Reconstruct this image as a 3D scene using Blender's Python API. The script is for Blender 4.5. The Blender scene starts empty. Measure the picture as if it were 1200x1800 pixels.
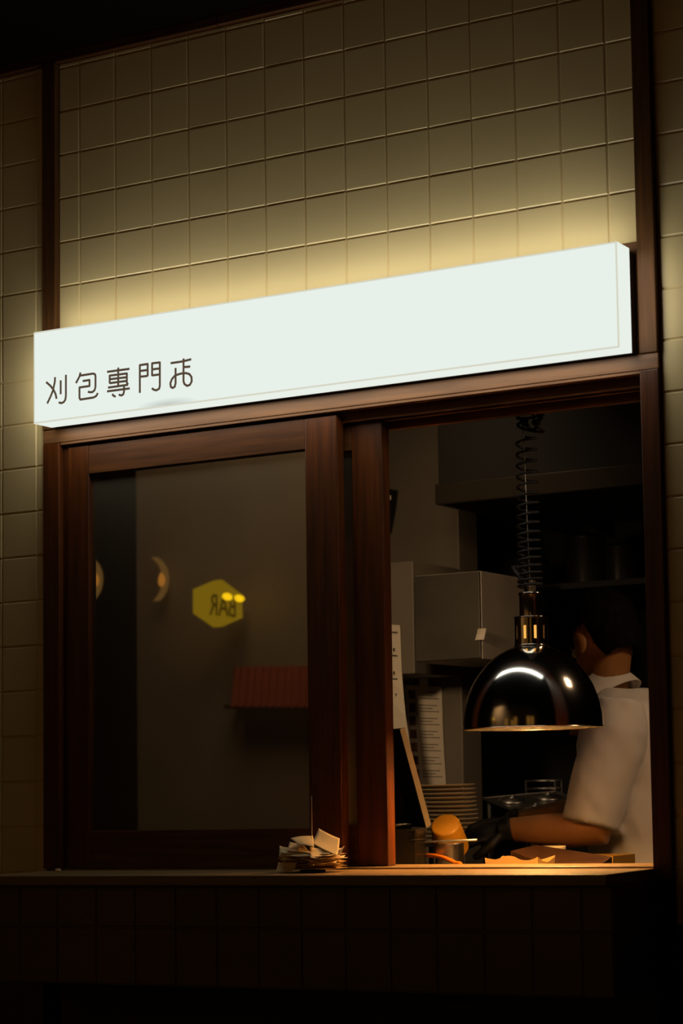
import bpy, bmesh, math, random
from mathutils import Vector, Matrix, noise

random.seed(7)
SC = bpy.context.scene
COL = SC.collection
PI = math.pi

# ------------------------------------------------------------------ camera
CAM = Vector((2.867658, -3.361384, 1.269772))
FOC, PPX, PPY = 3442.5457, 1047.808, 1081.719          # pixels, in the 1200x1800 frame
RT = Vector((0.90006805, 0.43503111, -0.02500867))
UP = Vector((0.05910787, -0.06502796, 0.99613133))
FW = Vector((-0.43172186, 0.89806419, 0.08424335))
cam = bpy.data.cameras.new('camera')
cam.sensor_fit = 'VERTICAL'; cam.sensor_height = 36.0; cam.sensor_width = 24.0
cam.lens = FOC / 1800 * 36
cam.shift_x = -(PPX - 600) / 1800
cam.shift_y = (PPY - 900) / 1800
cam.clip_start = 0.05; cam.clip_end = 100
cam.dof.use_dof = True; cam.dof.focus_distance = 4.35; cam.dof.aperture_fstop = 6.5
camo = bpy.data.objects.new('camera', cam); COL.objects.link(camo)
camo.matrix_world = Matrix(((RT.x, UP.x, -FW.x, CAM.x), (RT.y, UP.y, -FW.y, CAM.y), (RT.z, UP.z, -FW.z, CAM.z), (0, 0, 0, 1)))
SC.camera = camo
SC.view_settings.view_transform = 'Standard'
SC.view_settings.look = 'None'
SC.view_settings.exposure = 0.0
SC.view_settings.gamma = 1.0
SC.view_settings.use_curve_mapping = False

# ------------------------------------------------------------------ light
SIGN_FRONT = (0.80, 0.875, 0.815)
SIGN_LIGHT = 4.75          # radiance of unseen lamps added along the sign's sides to carry its light
BULB_STRENGTH = 370.0
world = bpy.data.worlds.new('night'); SC.world = world; world.use_nodes = True
wb = world.node_tree.nodes['Background']
wb.inputs[0].default_value = (1.0, 0.62, 0.30, 1); wb.inputs[1].default_value = 0.0003

def area(name, loc, target, size, energy, color, spread=PI, size_y=None):
    l = bpy.data.lights.new(name, 'AREA'); l.energy = energy; l.color = color; l.size = size; l.spread = spread
    if size_y: l.shape = 'RECTANGLE'; l.size_y = size_y
    o = bpy.data.objects.new(name, l); COL.objects.link(o); o.location = loc
    d = Vector(target) - Vector(loc)
    o.rotation_euler = d.to_track_quat('-Z', 'Y').to_euler()
    return o
area('kitchen_ceiling_lamp', (1.95, 0.55, 2.30), (1.0, 0.95, 1.30), 0.18, 1.85, (1.0, 0.64, 0.37), spread=1.9)
area('kitchen_back_lamp', (0.15, 1.15, 2.55), (-0.25, 1.7, 1.6), 0.14, 0.7, (1.0, 0.72, 0.43), spread=2.4)
area('kitchen_side_fill', (0.28, 0.42, 1.86), (-0.15, 1.75, 1.40), 0.10, 1.0, (1.0, 0.70, 0.40), spread=1.5)  # unseen fill added behind the sash to light the menu and plates
for nm, loc, tgt, sx, sy in (('sign_fill_top', (0.65, -0.058, 2.2796), (0.65, -0.058, 3), 1.40, 0.055), ('sign_fill_bottom', (0.65, -0.058, 2.0759), (0.65, -0.058, 1), 1.40, 0.055),
                             ('sign_fill_left', (-0.0561, -0.058, 2.178), (-1, -0.058, 2.178), 0.055, 0.20), ('sign_fill_right', (1.3554, -0.058, 2.178), (2, -0.058, 2.178), 0.055, 0.20)):
    o = area(nm, loc, tgt, sx, SIGN_LIGHT * PI * sx * sy, (0.98, 1.0, 0.90), size_y=sy)  # area lamps added just off the acrylic, standing in for its side light
    if sx < sy:
        o.data.size, o.data.size_y = sx, sy
        o.rotation_euler = (Matrix.Rotation(-PI / 2 if tgt[0] > 0 else PI / 2, 3, 'Y') @ Matrix.Identity(3)).to_euler()
        o.data.size, o.data.size_y = sy, sx
area('facade_fill', (-3.0, -4.9, 4.6), (-3.4, -6.3, 2.9), 2.2, 35.0, (1.0, 0.70, 0.40), spread=2.2)  # added light on the facade, so the panes have something bright to mirror

# ------------------------------------------------------------------ helpers
def at(x, y, Y):
    """the point at depth Y behind the shop wall that the photo shows at pixel x, y"""
    d = FW + RT * ((x - PPX) / FOC) - UP * ((y - PPY) / FOC)
    return CAM + d * ((Y - CAM.y) / d.y)

def lin(c):
    return tuple((v / 12.92 if v <= 0.04045 else ((v + 0.055) / 1.055) ** 2.4) for v in [k / 255 for k in c])

def mat(name, color, rough=0.5, metal=0.0, spec=0.5, ior=1.5, var=0.0, vscale=8.0, bump=0.0, bscale=60.0,
        emit=None, estr=0.0, trans=0.0, sheen=0.0, stretch=None):
    m = bpy.data.materials.new(name); m.use_nodes = True
    nt = m.node_tree; b = nt.nodes['Principled BSDF']
    b.inputs['Base Color'].default_value = (*color, 1)
    b.inputs['Roughness'].default_value = rough; b.inputs['Metallic'].default_value = metal
    b.inputs['Specular IOR Level'].default_value = spec; b.inputs['IOR'].default_value = ior
    if trans: b.inputs['Transmission Weight'].default_value = trans
    if sheen: b.inputs['Sheen Weight'].default_value = sheen
    if emit is not None:
        b.inputs['Emission Color'].default_value = (*emit, 1); b.inputs['Emission Strength'].default_value = estr
    tc = nt.nodes.new('ShaderNodeTexCoord'); src = tc.outputs['Object']
    if stretch:
        mp = nt.nodes.new('ShaderNodeMapping'); mp.inputs['Scale'].default_value = stretch
        nt.links.new(src, mp.inputs[0]); src = mp.outputs[0]
    if var:
        n = nt.nodes.new('ShaderNodeTexNoise'); n.inputs['Scale'].default_value = vscale; n.inputs['Detail'].default_value = 4
        nt.links.new(src, n.inputs['Vector'])
        r = nt.nodes.new('ShaderNodeValToRGB')
        r.color_ramp.elements[0].position = 0.3; r.color_ramp.elements[1].position = 0.7
        r.color_ramp.elements[0].color = (*[max(0, k * (1 - var)) for k in color], 1)
        r.color_ramp.elements[1].color = (*[min(1, k * (1 + var)) for k in color], 1)
        nt.links.new(n.outputs['Fac'], r.inputs[0]); nt.links.new(r.outputs[0], b.inputs['Base Color'])
    if bump:
        n2 = nt.nodes.new('ShaderNodeTexNoise'); n2.inputs['Scale'].default_value = bscale; n2.inputs['Detail'].default_value = 3
        nt.links.new(src, n2.inputs['Vector'])
        bp = nt.nodes.new('ShaderNodeBump'); bp.inputs['Strength'].default_value = bump; bp.inputs['Distance'].default_value = 0.003
        nt.links.new(n2.outputs['Fac'], bp.inputs['Height']); nt.links.new(bp.outputs[0], b.inputs['Normal'])
    return m

def emission(name, color, strength):
    m = bpy.data.materials.new(name); m.use_nodes = True; nt = m.node_tree
    for n in list(nt.nodes): nt.nodes.remove(n)
    e = nt.nodes.new('ShaderNodeEmission'); o = nt.nodes.new('ShaderNodeOutputMaterial')
    e.inputs[0].default_value = (*color, 1); e.inputs[1].default_value = strength
    nt.links.new(e.outputs[0], o.inputs[0])
    return m

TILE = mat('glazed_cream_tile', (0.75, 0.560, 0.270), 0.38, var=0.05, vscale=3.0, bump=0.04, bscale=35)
TILE_SHADED = mat('shaded_counter_tile', (0.13, 0.075, 0.035), 0.5, var=0.15, vscale=3.0)  # the cream tile, darkened in its colour for the shadow under the ledge
WOOD_V = mat('stained_wood_upright', (0.086, 0.021, 0.0030), 0.42, spec=0.3, var=0.4, vscale=3.0, stretch=(26, 26, 1.6), bump=0.08, bscale=6)
WOOD_H = mat('stained_wood_rail', (0.088, 0.028, 0.0065), 0.42, spec=0.3, var=0.4, vscale=3.0, stretch=(1.6, 26, 26), bump=0.08, bscale=6)
WOOD_HEAD = mat('stained_wood_head', (0.20, 0.085, 0.032), 0.45, spec=0.3, var=0.3, vscale=3.0, stretch=(1.6, 26, 26), bump=0.08, bscale=6)
WOOD_POST = mat('stained_wood_post', (0.10, 0.040, 0.012), 0.55, spec=0.15, var=0.3, vscale=3.0, stretch=(26, 26, 1.6), bump=0.08, bscale=6)
WOOD_LIGHT = mat('pale_ledge_wood', (0.265, 0.160, 0.062), 0.42, var=0.22, vscale=3.0, stretch=(1.2, 30, 30), bump=0.1, bscale=6)
WOOD_BOARD = mat('red_brown_board', (0.038, 0.014, 0.004), 0.5, var=0.3, vscale=3.0, stretch=(3, 30, 30))
EAVE = mat('black_painted_timber', (0.007, 0.005, 0.003), 0.9, spec=0.0)
STEEL = mat('brushed_steel', (0.42, 0.40, 0.37), 0.34, 1.0, bump=0.05, bscale=30, stretch=(2, 2, 40))
STEEL_DARK = mat('grimy_steel', (0.17, 0.155, 0.13), 0.45, 0.6, var=0.25, vscale=5)
CHROME = mat('polished_chrome', (0.74, 0.70, 0.63), 0.12, 1.0, bump=0.02, bscale=5)
COPPER_CHROME = mat('warm_polished_metal', (0.58, 0.50, 0.42), 0.16, 1.0)
BLACK = mat('black_plastic', (0.012, 0.011, 0.010), 0.4)
BLACK_RUB = mat('black_rubber', (0.010, 0.009, 0.008), 0.32)
CORD = mat('dark_cord', (0.028, 0.023, 0.018), 0.5, spec=0.35)
WIRE = mat('bright_wire', (0.80, 0.70, 0.55), 0.35, 0.5)
GLOVE = mat('black_nitrile', (0.008, 0.008, 0.008), 0.5, spec=0.25, bump=0.2, bscale=50)
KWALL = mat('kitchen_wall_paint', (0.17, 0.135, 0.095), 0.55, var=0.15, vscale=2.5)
KDARK = mat('near_black_wall', (0.010, 0.0075, 0.005), 0.7)  # even near-black base for kitchen walls, ceiling and hood canopy
HOOD = mat('dull_hood_metal', (0.034, 0.024, 0.014), 0.45, 0.3, var=0.2, vscale=3)
SHIRT = mat('white_cotton', (0.70, 0.645, 0.57), 0.85, bump=0.25, bscale=9)
SKIN = mat('skin', (0.33, 0.145, 0.045), 0.5, var=0.08, vscale=14)
HAIR = mat('black_hair', (0.005, 0.004, 0.003), 0.8, spec=0.06, bump=0.5, bscale=40, stretch=(6, 6, 1))
TROUSER = mat('black_trousers', (0.02, 0.02, 0.02), 0.8)
SHOE = mat('black_shoe_leather', (0.012, 0.012, 0.012), 0.4)
PAPER = mat('cream_slip_paper', (0.72, 0.52, 0.26), 0.8, var=0.06, vscale=12)
PAPER_W = mat('white_paper', (0.72, 0.60, 0.45), 0.7, var=0.05, vscale=8)
INK = mat('dark_ink', (0.04, 0.03, 0.022), 0.7)
PHOTO = mat('printed_food_photo', (0.16, 0.085, 0.035), 0.5, var=0.9, vscale=38)
CERAMIC = mat('cream_glazed_ceramic', (0.86, 0.66, 0.38), 0.28)
YELLOW = mat('yellow_plastic', (0.48, 0.22, 0.006), 0.5)
ORANGE = mat('orange_rubber', (0.80, 0.20, 0.008), 0.45)
KRAFT = mat('kraft_card', (0.72, 0.42, 0.13), 0.7)
TRAYY = mat('yellow_tray', (0.28, 0.15, 0.02), 0.5)
FLOOR = mat('dark_paving', (0.03, 0.026, 0.022), 0.7, var=0.3)
FACADE = mat('bar_facade_render', (0.40, 0.31, 0.21), 0.7, var=0.15, vscale=1.2)
AWNING = mat('red_awning_cloth', (0.30, 0.05, 0.013), 0.8)
CREAM_EDGE = mat('cream_lamplit_edge', (0.86, 0.62, 0.30), 0.4)  # edge yellowed in its colour for the heat lamp's light
VINYL = mat('brown_sign_vinyl', (0.08, 0.055, 0.035), 0.6, emit=(0.078, 0.054, 0.034), estr=1.0)
SEAM = mat('acrylic_seam', (0.6, 0.55, 0.42), 0.4, emit=(0.68, 0.69, 0.58), estr=0.95)
SIGN_SIDE = emission('lit_acrylic_side', (0.81, 0.87, 0.80), 1.0)
TRAY = mat('sign_tray_metal', (0.16, 0.13, 0.10), 0.5, 0.4)
BULB = emission('heat_bulb_glow', (1.0, 0.50, 0.15), BULB_STRENGTH)
SLOT_GLOW = emission('slot_light_glow', (1.0, 0.50, 0.10), 0.95)  # glow put on the collar's inside in place of lit metal

# lit front panel: one dim spot near the bottom edge
SIGN_F = emission('lit_acrylic_front', SIGN_FRONT, 1.0)
nt = SIGN_F.node_tree; e = [n for n in nt.nodes if n.type == 'EMISSION'][0]
tc = nt.nodes.new('ShaderNodeTexCoord'); mp = nt.nodes.new('ShaderNodeMapping'); mp.vector_type = 'POINT'
mp.inputs['Location'].default_value = (-0.305 / 0.085, 0, -2.079 / 0.016)
mp.inputs['Scale'].default_value = (1 / 0.085, 0.001, 1 / 0.016)
g = nt.nodes.new('ShaderNodeTexGradient'); g.gradient_type = 'SPHERICAL'
mr = nt.nodes.new('ShaderNodeMapRange'); mr.inputs['To Min'].default_value = 1.0; mr.inputs['To Max'].default_value = 0.62
nt.links.new(tc.outputs['Object'], mp.inputs[0]); nt.links.new(mp.outputs[0], g.inputs[0])
nt.links.new(g.outputs['Fac'], mr.inputs['Value']); nt.links.new(mr.outputs[0], e.inputs[1])

# window glass: dark film behind a clear reflective face
GLASS = bpy.data.materials.new('filmed_window_glass'); GLASS.use_nodes = True
nt = GLASS.node_tree; b = nt.nodes['Principled BSDF']
b.inputs['Base Color'].default_value = (0.085, 0.066, 0.043, 1); b.inputs['Roughness'].default_value = 0.012
b.inputs['IOR'].default_value = 2.9
tl_ = nt.nodes.new('ShaderNodeBsdfTranslucent'); tl_.inputs[0].default_value = (0.55, 0.48, 0.38, 1)
mx = nt.nodes.new('ShaderNodeMixShader'); mx.inputs[0].default_value = 0.32
nt.links.new(b.outputs[0], mx.inputs[1]); nt.links.new(tl_.outputs[0], mx.inputs[2])
nt.links.new(mx.outputs[0], nt.nodes['Material Output'].inputs[0])

def new_bm(): return bmesh.new()

def obj(name, bm, m, parent=None, smooth=False, loc=None):
    me = bpy.data.meshes.new(name); bm.normal_update(); bm.to_mesh(me); bm.free()
    return obj_me(name, me, m, parent, smooth, loc)

def obj_me(name, me, m, parent=None, smooth=False, loc=None):
    o = bpy.data.objects.new(name, me); COL.objects.link(o)
    if m: me.materials.append(m)
    if smooth:
        for p in me.polygons: p.use_smooth = True
    if loc is not None: o.location = loc
    if parent: o.parent = parent; 
    return o

def fit(o, parent):
    """parent an object whose mesh is in world coordinates"""
    bpy.context.view_layer.update()
    o.parent = parent; o.matrix_parent_inverse = parent.matrix_world.inverted()
    return o

def thing(name, label, cat, loc=(0, 0, 0), group=None, kind=None):
    o = bpy.data.objects.new(name, None); COL.objects.link(o); o.location = loc
    o.empty_display_size = 0.05
    return tag(o, label, cat, group, kind)

def tag(o, label=None, cat=None, group=None, kind=None):
    if label: o['label'] = label
    if cat: o['category'] = cat
    if group: o['group'] = group
    if kind: o['kind'] = kind
    return o

def struct(o, label, cat):
    return tag(o, label, cat, None, 'structure')

def wobj(name, bm, m, parent=None, smooth=False):
    o = obj(name, bm, m, None, smooth)
    if parent: fit(o, parent)
    return o

def box(bm, x0, x1, y0, y1, z0, z1, bev=0.0, rot=None):
    r = bmesh.ops.create_cube(bm, size=1.0)
    vs = r['verts']
    c = Vector(((x0 + x1) / 2, (y0 + y1) / 2, (z0 + z1) / 2))
    for v in vs:
        v.co = Vector((v.co.x * (x1 - x0), v.co.y * (y1 - y0), v.co.z * (z1 - z0)))
    if bev:
        es = list({e for v in vs for e in v.link_edges})
        rr = bmesh.ops.bevel(bm, geom=es, offset=bev, segments=2, affect='EDGES', profile=0.5)
        vs = list({v for v in rr['verts']} | {v for v in vs if v.is_valid})
    for v in vs:
        v.co = (rot @ v.co if rot is not None else v.co) + c
    return vs

def bx(name, m, dims, parent=None, bev=0.0015, rot=None):
    bm = new_bm(); box(bm, *dims, bev=bev, rot=rot)
    return wobj(name, bm, m, parent)

def lathe(bm, prof, c=(0, 0, 0), n=48, close_bottom=False, close_top=False, M=None):
    rings = []
    for r, z in prof:
        ring = []
        for k in range(n):
            a = 2 * PI * k / n
            p = Vector((r * math.cos(a), r * math.sin(a), z))
            if M is not None: p = M @ p
            ring.append(bm.verts.new(p + Vector(c)))
        rings.append(ring)
    for a, b_ in zip(rings, rings[1:]):
        for k in range(n):
            bm.faces.new((a[k], a[(k + 1) % n], b_[(k + 1) % n], b_[k]))
    if close_bottom: bm.faces.new(list(reversed(rings[0])))
    if close_top: bm.faces.new(rings[-1])
    return rings

def tube(bm, pts, r, n=8, cap=True, ry=None):
    """tube along a polyline; r is a number or a list of (ra, rb) or numbers"""
    pts = [Vector(p) for p in pts]
    N = len(pts); rings = []
    up = Vector((0, 0, 1)); prev = None
    for i, p in enumerate(pts):
        t = (pts[min(i + 1, N - 1)] - pts[max(i - 1, 0)]).normalized()
        if prev is None:
            s = t.cross(up if abs(t.z) < 0.95 else Vector((0, 1, 0))).normalized()
        else:
            s = (prev - t * prev.dot(t)).normalized()
        prev = s; u = s.cross(t)
        rr = r[i] if isinstance(r, (list, tuple)) else r
        ra, rb = rr if isinstance(rr, (list, tuple)) else (rr, rr)
        rings.append([bm.verts.new(p + s * ra * math.cos(2 * PI * k / n) + u * rb * math.sin(2 * PI * k / n)) for k in range(n)])
    for a, b_ in zip(rings, rings[1:]):
        for k in range(n):
            bm.faces.new((a[k], b_[k], b_[(k + 1) % n], a[(k + 1) % n]))
    if cap:
        bm.faces.new(rings[0]); bm.faces.new(list(reversed(rings[-1])))
    return rings

def ball(bm, c, r, M=None, seg=24):
    rx, ry, rz = r if isinstance(r, (list, tuple)) else (r, r, r)
    res = bmesh.ops.create_uvsphere(bm, u_segments=seg, v_segments=seg // 2, radius=1)
    for v in res['verts']:
        p = Vector((v.co.x * rx, v.co.y * ry, v.co.z * rz))
        if M is not None: p = M @ p
        v.co = p + Vector(c)
    return res['verts']

def fuse(bm, voxel, smooth=4, factor=0.5, disp=None):
    """one continuous surface out of overlapping closed shapes"""
    bmesh.ops.recalc_face_normals(bm, faces=bm.faces)
    me = bpy.data.meshes.new('tmp'); bm.to_mesh(me); bm.free()
    o = bpy.data.objects.new('tmp', me); COL.objects.link(o)
    md = o.modifiers.new('r', 'REMESH'); md.mode = 'VOXEL'; md.voxel_size = voxel
    if smooth:
        s = o.modifiers.new('s', 'SMOOTH'); s.iterations = smooth; s.factor = factor
    dg = bpy.context.evaluated_depsgraph_get(); dg.update()
    out = bpy.data.meshes.new_from_object(o.evaluated_get(dg))
    bpy.data.objects.remove(o); bpy.data.meshes.remove(me)
    if disp:
        out.calc_loop_triangles()
        ns = [v.normal.copy() for v in out.vertices]
        for v, nn in zip(out.vertices, ns): v.co = v.co + nn * disp(v.co)
    return out

def poly_prism(bm, pts, d):
    """a flat polygon pushed along the vector d"""
    a = [bm.verts.new(p) for p in pts]; b_ = [bm.verts.new(Vector(p) + Vector(d)) for p in pts]
    n = len(a)
    bm.faces.new(a); bm.faces.new(list(reversed(b_)))
    for k in range(n):
        bm.faces.new((a[k], b_[k], b_[(k + 1) % n], a[(k + 1) % n]))

def quad(bm, pts): bm.faces.new([bm.verts.new(q) for q in pts])

# ------------------------------------------------------------------ tiled walls
def tile_field(name, xs, zs, y0, m, mirror_to=None, g=0.0011, ch=0.0023, dep=0.0024, thick=0.11, side=None):
    bm = new_bm()
    for x0, x1 in zip(xs, xs[1:]):
        for z0, z1 in zip(zs, zs[1:]):
            tx, tz, ty = random.uniform(-.004, .004), random.uniform(-.004, .004), random.uniform(-.0004, .0004)
            cx, cz = (x0 + x1) / 2, (z0 + z1) / 2
            def P(x, z, d):
                return bm.verts.new((x, y0 + d + (ty + tx * (x - cx) + tz * (z - cz) if d < dep else 0), z))
            o = [P(x, z, dep) for x, z in ((x0 + g, z0 + g), (x1 - g, z0 + g), (x1 - g, z1 - g), (x0 + g, z1 - g))]
            k = g + ch * .55
            q = [P(x, z, dep * .35) for x, z in ((x0 + k, z0 + k), (x1 - k, z0 + k), (x1 - k, z1 - k), (x0 + k, z1 - k))]
            k = g + ch
            i = [P(x, z, 0) for x, z in ((x0 + k, z0 + k), (x1 - k, z0 + k), (x1 - k, z1 - k), (x0 + k, z1 - k))]
            bm.faces.new(i)
            for s in range(4):
                t = (s + 1) % 4
                bm.faces.new((o[s], o[t], q[t], q[s])); bm.faces.new((q[s], q[t], i[t], i[s]))
    box(bm, xs[0], xs[-1], y0 + dep, y0 + thick, zs[0], zs[-1])
    return wobj(name, bm, m)

rows = [round(2.9 - 0.1 * k, 4) for k in range(0, 30)]
zs_full = sorted([2.912] + rows)
o = tile_field('wall_front', [-0.0593] + [0.1 * k for k in range(0, 14)] + [1.3616], [z for z in zs_full if z > 2.25], 0.0, TILE)
struct(o, 'cream square tiled wall above the lit white sign', 'wall')
o = tile_field('wall_left', [round(-1.4242 + .1 * k, 4) for k in range(14)] + [-0.0973], [z for z in zs_full if z > 0.95], 0.0, TILE)
struct(o, 'cream square tiled wall at the far left of the window', 'wall')
o = tile_field('wall_right', [round(1.4003 + .1 * k, 4) for k in range(17)], [z for z in zs_full if z > 0.95], 0.0, TILE)
struct(o, 'cream square tiled wall strip right of the window post', 'wall')
# wall of the counter, hung out under the ledge
bm = new_bm()
o = tile_field('wall_counter', [-0.09] + [0.1 * k for k in range(0, 14)] + [1.361], [0.885, 1.0, 1.0845], -0.19, TILE_SHADED, thick=0.1895)
struct(o, 'tiled counter front coloured dark for the shade of the wooden ledge', 'counter wall')
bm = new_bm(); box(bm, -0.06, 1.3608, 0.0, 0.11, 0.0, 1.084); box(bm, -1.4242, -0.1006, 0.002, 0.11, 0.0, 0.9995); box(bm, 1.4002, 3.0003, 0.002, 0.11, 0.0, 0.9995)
o = wobj('wall_plinth', bm, mat('shade_black_plinth', (0.03, 0.02, 0.012), 0.6))  # near-black colour stands in for the shade below the counter
struct(o, 'wall below the tiled counter front, coloured near black for the shade', 'wall')

# eave
o = bx('ceiling_eave', EAVE, (-1.5, 3.1, -0.75, 0.11, 2.935, 2.99))
struct(o, 'black timber eave over the tiled wall', 'eave')
bm = new_bm()
for k, x in enumerate((-1.42, -0.6, 0.385, 1.37, 2.2, 3.0)[:-1]):
    x1 = (-1.42, -0.6, 0.385, 1.37, 2.2, 3.0)[k + 1]
    box(bm, x + .001, x1 - .001, -0.012, 0.11, 2.9122, 2.935, bev=0.002)
o = wobj('trim_1', bm, WOOD_H); struct(o, 'thin dark timber strip along the top of the tiles', 'trim')
o = bx('floor', FLOOR, (-7.5, 6, -7.5, 3.2, -0.1, 0.0), bev=0); struct(o, 'dark street and kitchen floor', 'floor')

o = bx('trim_7', WOOD_HEAD, (-0.0593, 1.3616, 0.001, 0.11, 2.0775, 2.2985), bev=0.001)
struct(o, 'brown wooden backing board behind the lit sign box', 'board')
# posts
for n, x0, x1, side in ((2, -0.0971, -0.0595, 'left'), (3, 1.3618, 1.4001, 'right')):
    bm = new_bm(); box(bm, x0, x1, -0.013, 0.11, 2.077, 2.9118, bev=0.002)
    o = wobj('trim_%d' % n, bm, WOOD_POST)
    struct(o, 'dark wooden post at the %s end of the sign wall' % side, 'post')
for n, x0, x1, side in ((4, -0.1005, -0.0612, 'left'), (5, 1.3618, 1.4001, 'right')):
    bm = new_bm(); box(bm, x0, x1, -0.010, 0.11, 0.0, 1.083, bev=0.002)
    o = wobj('trim_%d' % n, bm, EAVE)
    struct(o, 'black post foot below the counter at the %s' % side, 'post')

# ------------------------------------------------------------------ window
win = thing('window_1', 'dark wooden sliding window with filmed glass over the counter', 'window', (0.65, 0.05, 1.1), kind='structure')
bx('head_rail', WOOD_HEAD, (-0.0971, 1.4001, -0.010, 0.118, 2.046, 2.0765), win)
bm = new_bm()
for y0, y1, z0 in ((-0.008, 0.012, 2.040), (0.026, 0.036, 2.022), (0.056, 0.066, 2.022), (0.100, 0.118, 2.012)):
    box(bm, -0.05, 1.3605, y0, y1, z0, 2.0465, bev=0.001)
wobj('slide_track', bm, WOOD_HEAD, win)
bm = new_bm()
box(bm, -0.0971, -0.052, -0.011, 0.118, 1.109, 2.0455, bev=0.002); box(bm, -0.052, -0.036, 0.006, 0.118, 1.109, 2.0455, bev=0.001)
wobj('jamb', bm, WOOD_V, win)
bm = new_bm(); box(bm, 1.3608, 1.4001, -0.011, 0.118, 1.0835, 2.0455, bev=0.002)
wobj('jamb', bm, WOOD_V, win)
bx('bottom_track', WOOD_LIGHT, (-0.085, 1.3605, 0.004, 0.128, 1.0845, 1.1085), win, bev=0.002)

def sash(x0, x1, y0, y1, z0, z1, wl, wr, wt, wb_, parent):
    bm = new_bm()
    box(bm, x0, x0 + wl, y0, y1, z0, z1, bev=0.0025)
    box(bm, x1 - wr, x1, y0, y1, z0, z1, bev=0.0025)
    s = wobj('sash', bm, WOOD_V, parent)
    bm = new_bm()
    box(bm, x0 + wl, x1 - wr, y0 + 0.0008, y1 - 0.0008, z1 - wt, z1, bev=0.0015)
    box(bm, x0 + wl, x1 - wr, y0 + 0.0008, y1 - 0.0008, z0, z0 + wb_, bev=0.0015)
    r = wobj('rail', bm, WOOD_H, s)
    bm = new_bm(); quad(bm, [Vector((x, y0 + .013, z)) for x, z in ((x0 + wl - .004, z0 + wb_ - .004), (x1 - wr + .004, z0 + wb_ - .004), (x1 - wr + .004, z1 - wt + .004), (x0 + wl - .004, z1 - wt + .004))])
    p = wobj('pane', bm, GLASS, s)
    return s
s1 = sash(-0.0355, 0.6690, 0.000, 0.028, 1.109, 2.034, 0.0575, 0.0785, 0.064, 0.080, win)
s2 = sash(0.010, 0.7520, 0.041, 0.071, 1.109, 2.021, 0.070, 0.0735, 0.056, 0.084, win)

# ledge
bm = new_bm(); box(bm, -0.1, 1.361, -0.215, 0.0035, 1.0845, 1.1045, bev=0.0015)
o = wobj('trim_6', bm, WOOD_LIGHT)
struct(o, 'pale wooden serving ledge below the window', 'ledge')

# ------------------------------------------------------------------ light box sign
SX0, SX1, SY0, SY1, SZ0, SZ1 = -0.0555, 1.3548, -0.0865, -0.030, 2.0765, 2.279
sign = thing('light_box_sign', 'long glowing white sign box with five brown characters above the window', 'sign', (0.65, -0.03, 2.0765))
bx('tray', TRAY, (SX0 + .004, SX1 - .002, -0.030, -0.0035, SZ0 + .002, SZ1 - .003), sign)
bm = new_bm()
c0 = [(SX0, SZ0), (SX1, SZ0), (SX1, SZ1), (SX0, SZ1)]
fr = [bm.verts.new((x, SY0 + .002, z)) for x, z in c0]; bk = [bm.verts.new((x, SY1, z)) for x, z in c0]
for k in range(4):
    bm.faces.new((fr[k], bk[k], bk[(k + 1) % 4], fr[(k + 1) % 4]))
wobj('acrylic_side', bm, SIGN_SIDE, sign)
bm = new_bm(); box(bm, SX0 + .0034, SX1 - .0034, SY0, SY0 + .004, SZ0 + .0034, SZ1 - .0034)
wobj('front_panel', bm, SIGN_F, sign)
bm = new_bm(); e_ = 0.0034
for x0, x1, z0, z1 in ((SX0, SX1, SZ0, SZ0 + e_), (SX0, SX1, SZ1 - e_, SZ1), (SX0, SX0 + e_, SZ0 + e_, SZ1 - e_), (SX1 - e_, SX1, SZ0 + e_, SZ1 - e_)):
    box(bm, x0, x1, SY0 + .0002, SY0 + .0025, z0, z1)
wobj('seam', bm, SEAM, sign)

A, B, D = (70, 640), (170, 630), (235, 615)
STROKES = [
 (A, [(120,345),(200,415),(260,490),(300,575),(320,665)]), (A, [(290,250),(285,340),(262,450),(245,520),(200,630),(140,755)]),
 (A, [(398,310),(398,578)]), (A, [(498,205),(498,600),(488,680),(455,730),(410,748),(360,735)]),
 (A, [(778,160),(755,245),(690,365)]),
 (A, [(775,220),(1020,182),(1055,195),(1065,230),(1065,430),(1050,495),(1010,535),(960,540),(920,530)]),
 (A, [(820,325),(950,305),(950,420),(758,448),(758,650),(775,680),(1030,640),(1080,610),(1110,555)]),
 (B, [(197,258),(625,200)]), (B, [(410,175),(410,515)]), (B, [(246,480),(246,330),(575,288),(575,470),(600,500)]),
 (B, [(246,400),(575,360)]), (B, [(246,475),(575,430)]), (B, [(215,560),(600,505)]), (B, [(197,632),(630,575)]),
 (B, [(520,520),(520,640),(505,690),(470,710),(420,695)]), (B, [(295,685),(320,715),(360,735)]),
 (D, [(115,825),(115,293),(265,270),(265,505)]), (D, [(115,515),(265,500)]), (D, [(115,405),(265,385)]),
 (D, [(350,500),(350,258),(498,240),(498,690),(485,745),(430,775),(385,765),(345,735)]),
 (D, [(350,490),(498,470)]), (D, [(350,375),(498,355)]),
 (D, [(705,255),(930,222),(1100,180)]), (D, [(960,330),(1080,320)]),
 (D, [(952,165),(952,600),(970,655),(1020,690),(1075,670),(1110,600),(1105,520),(1065,465),(1000,445),(900,455),(790,490),(730,560),(700,640),(710,710),(745,730),(785,705),(800,640),(800,345)]),
]
hw = 0.0024; YF = SY0 - 0.0006
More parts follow.
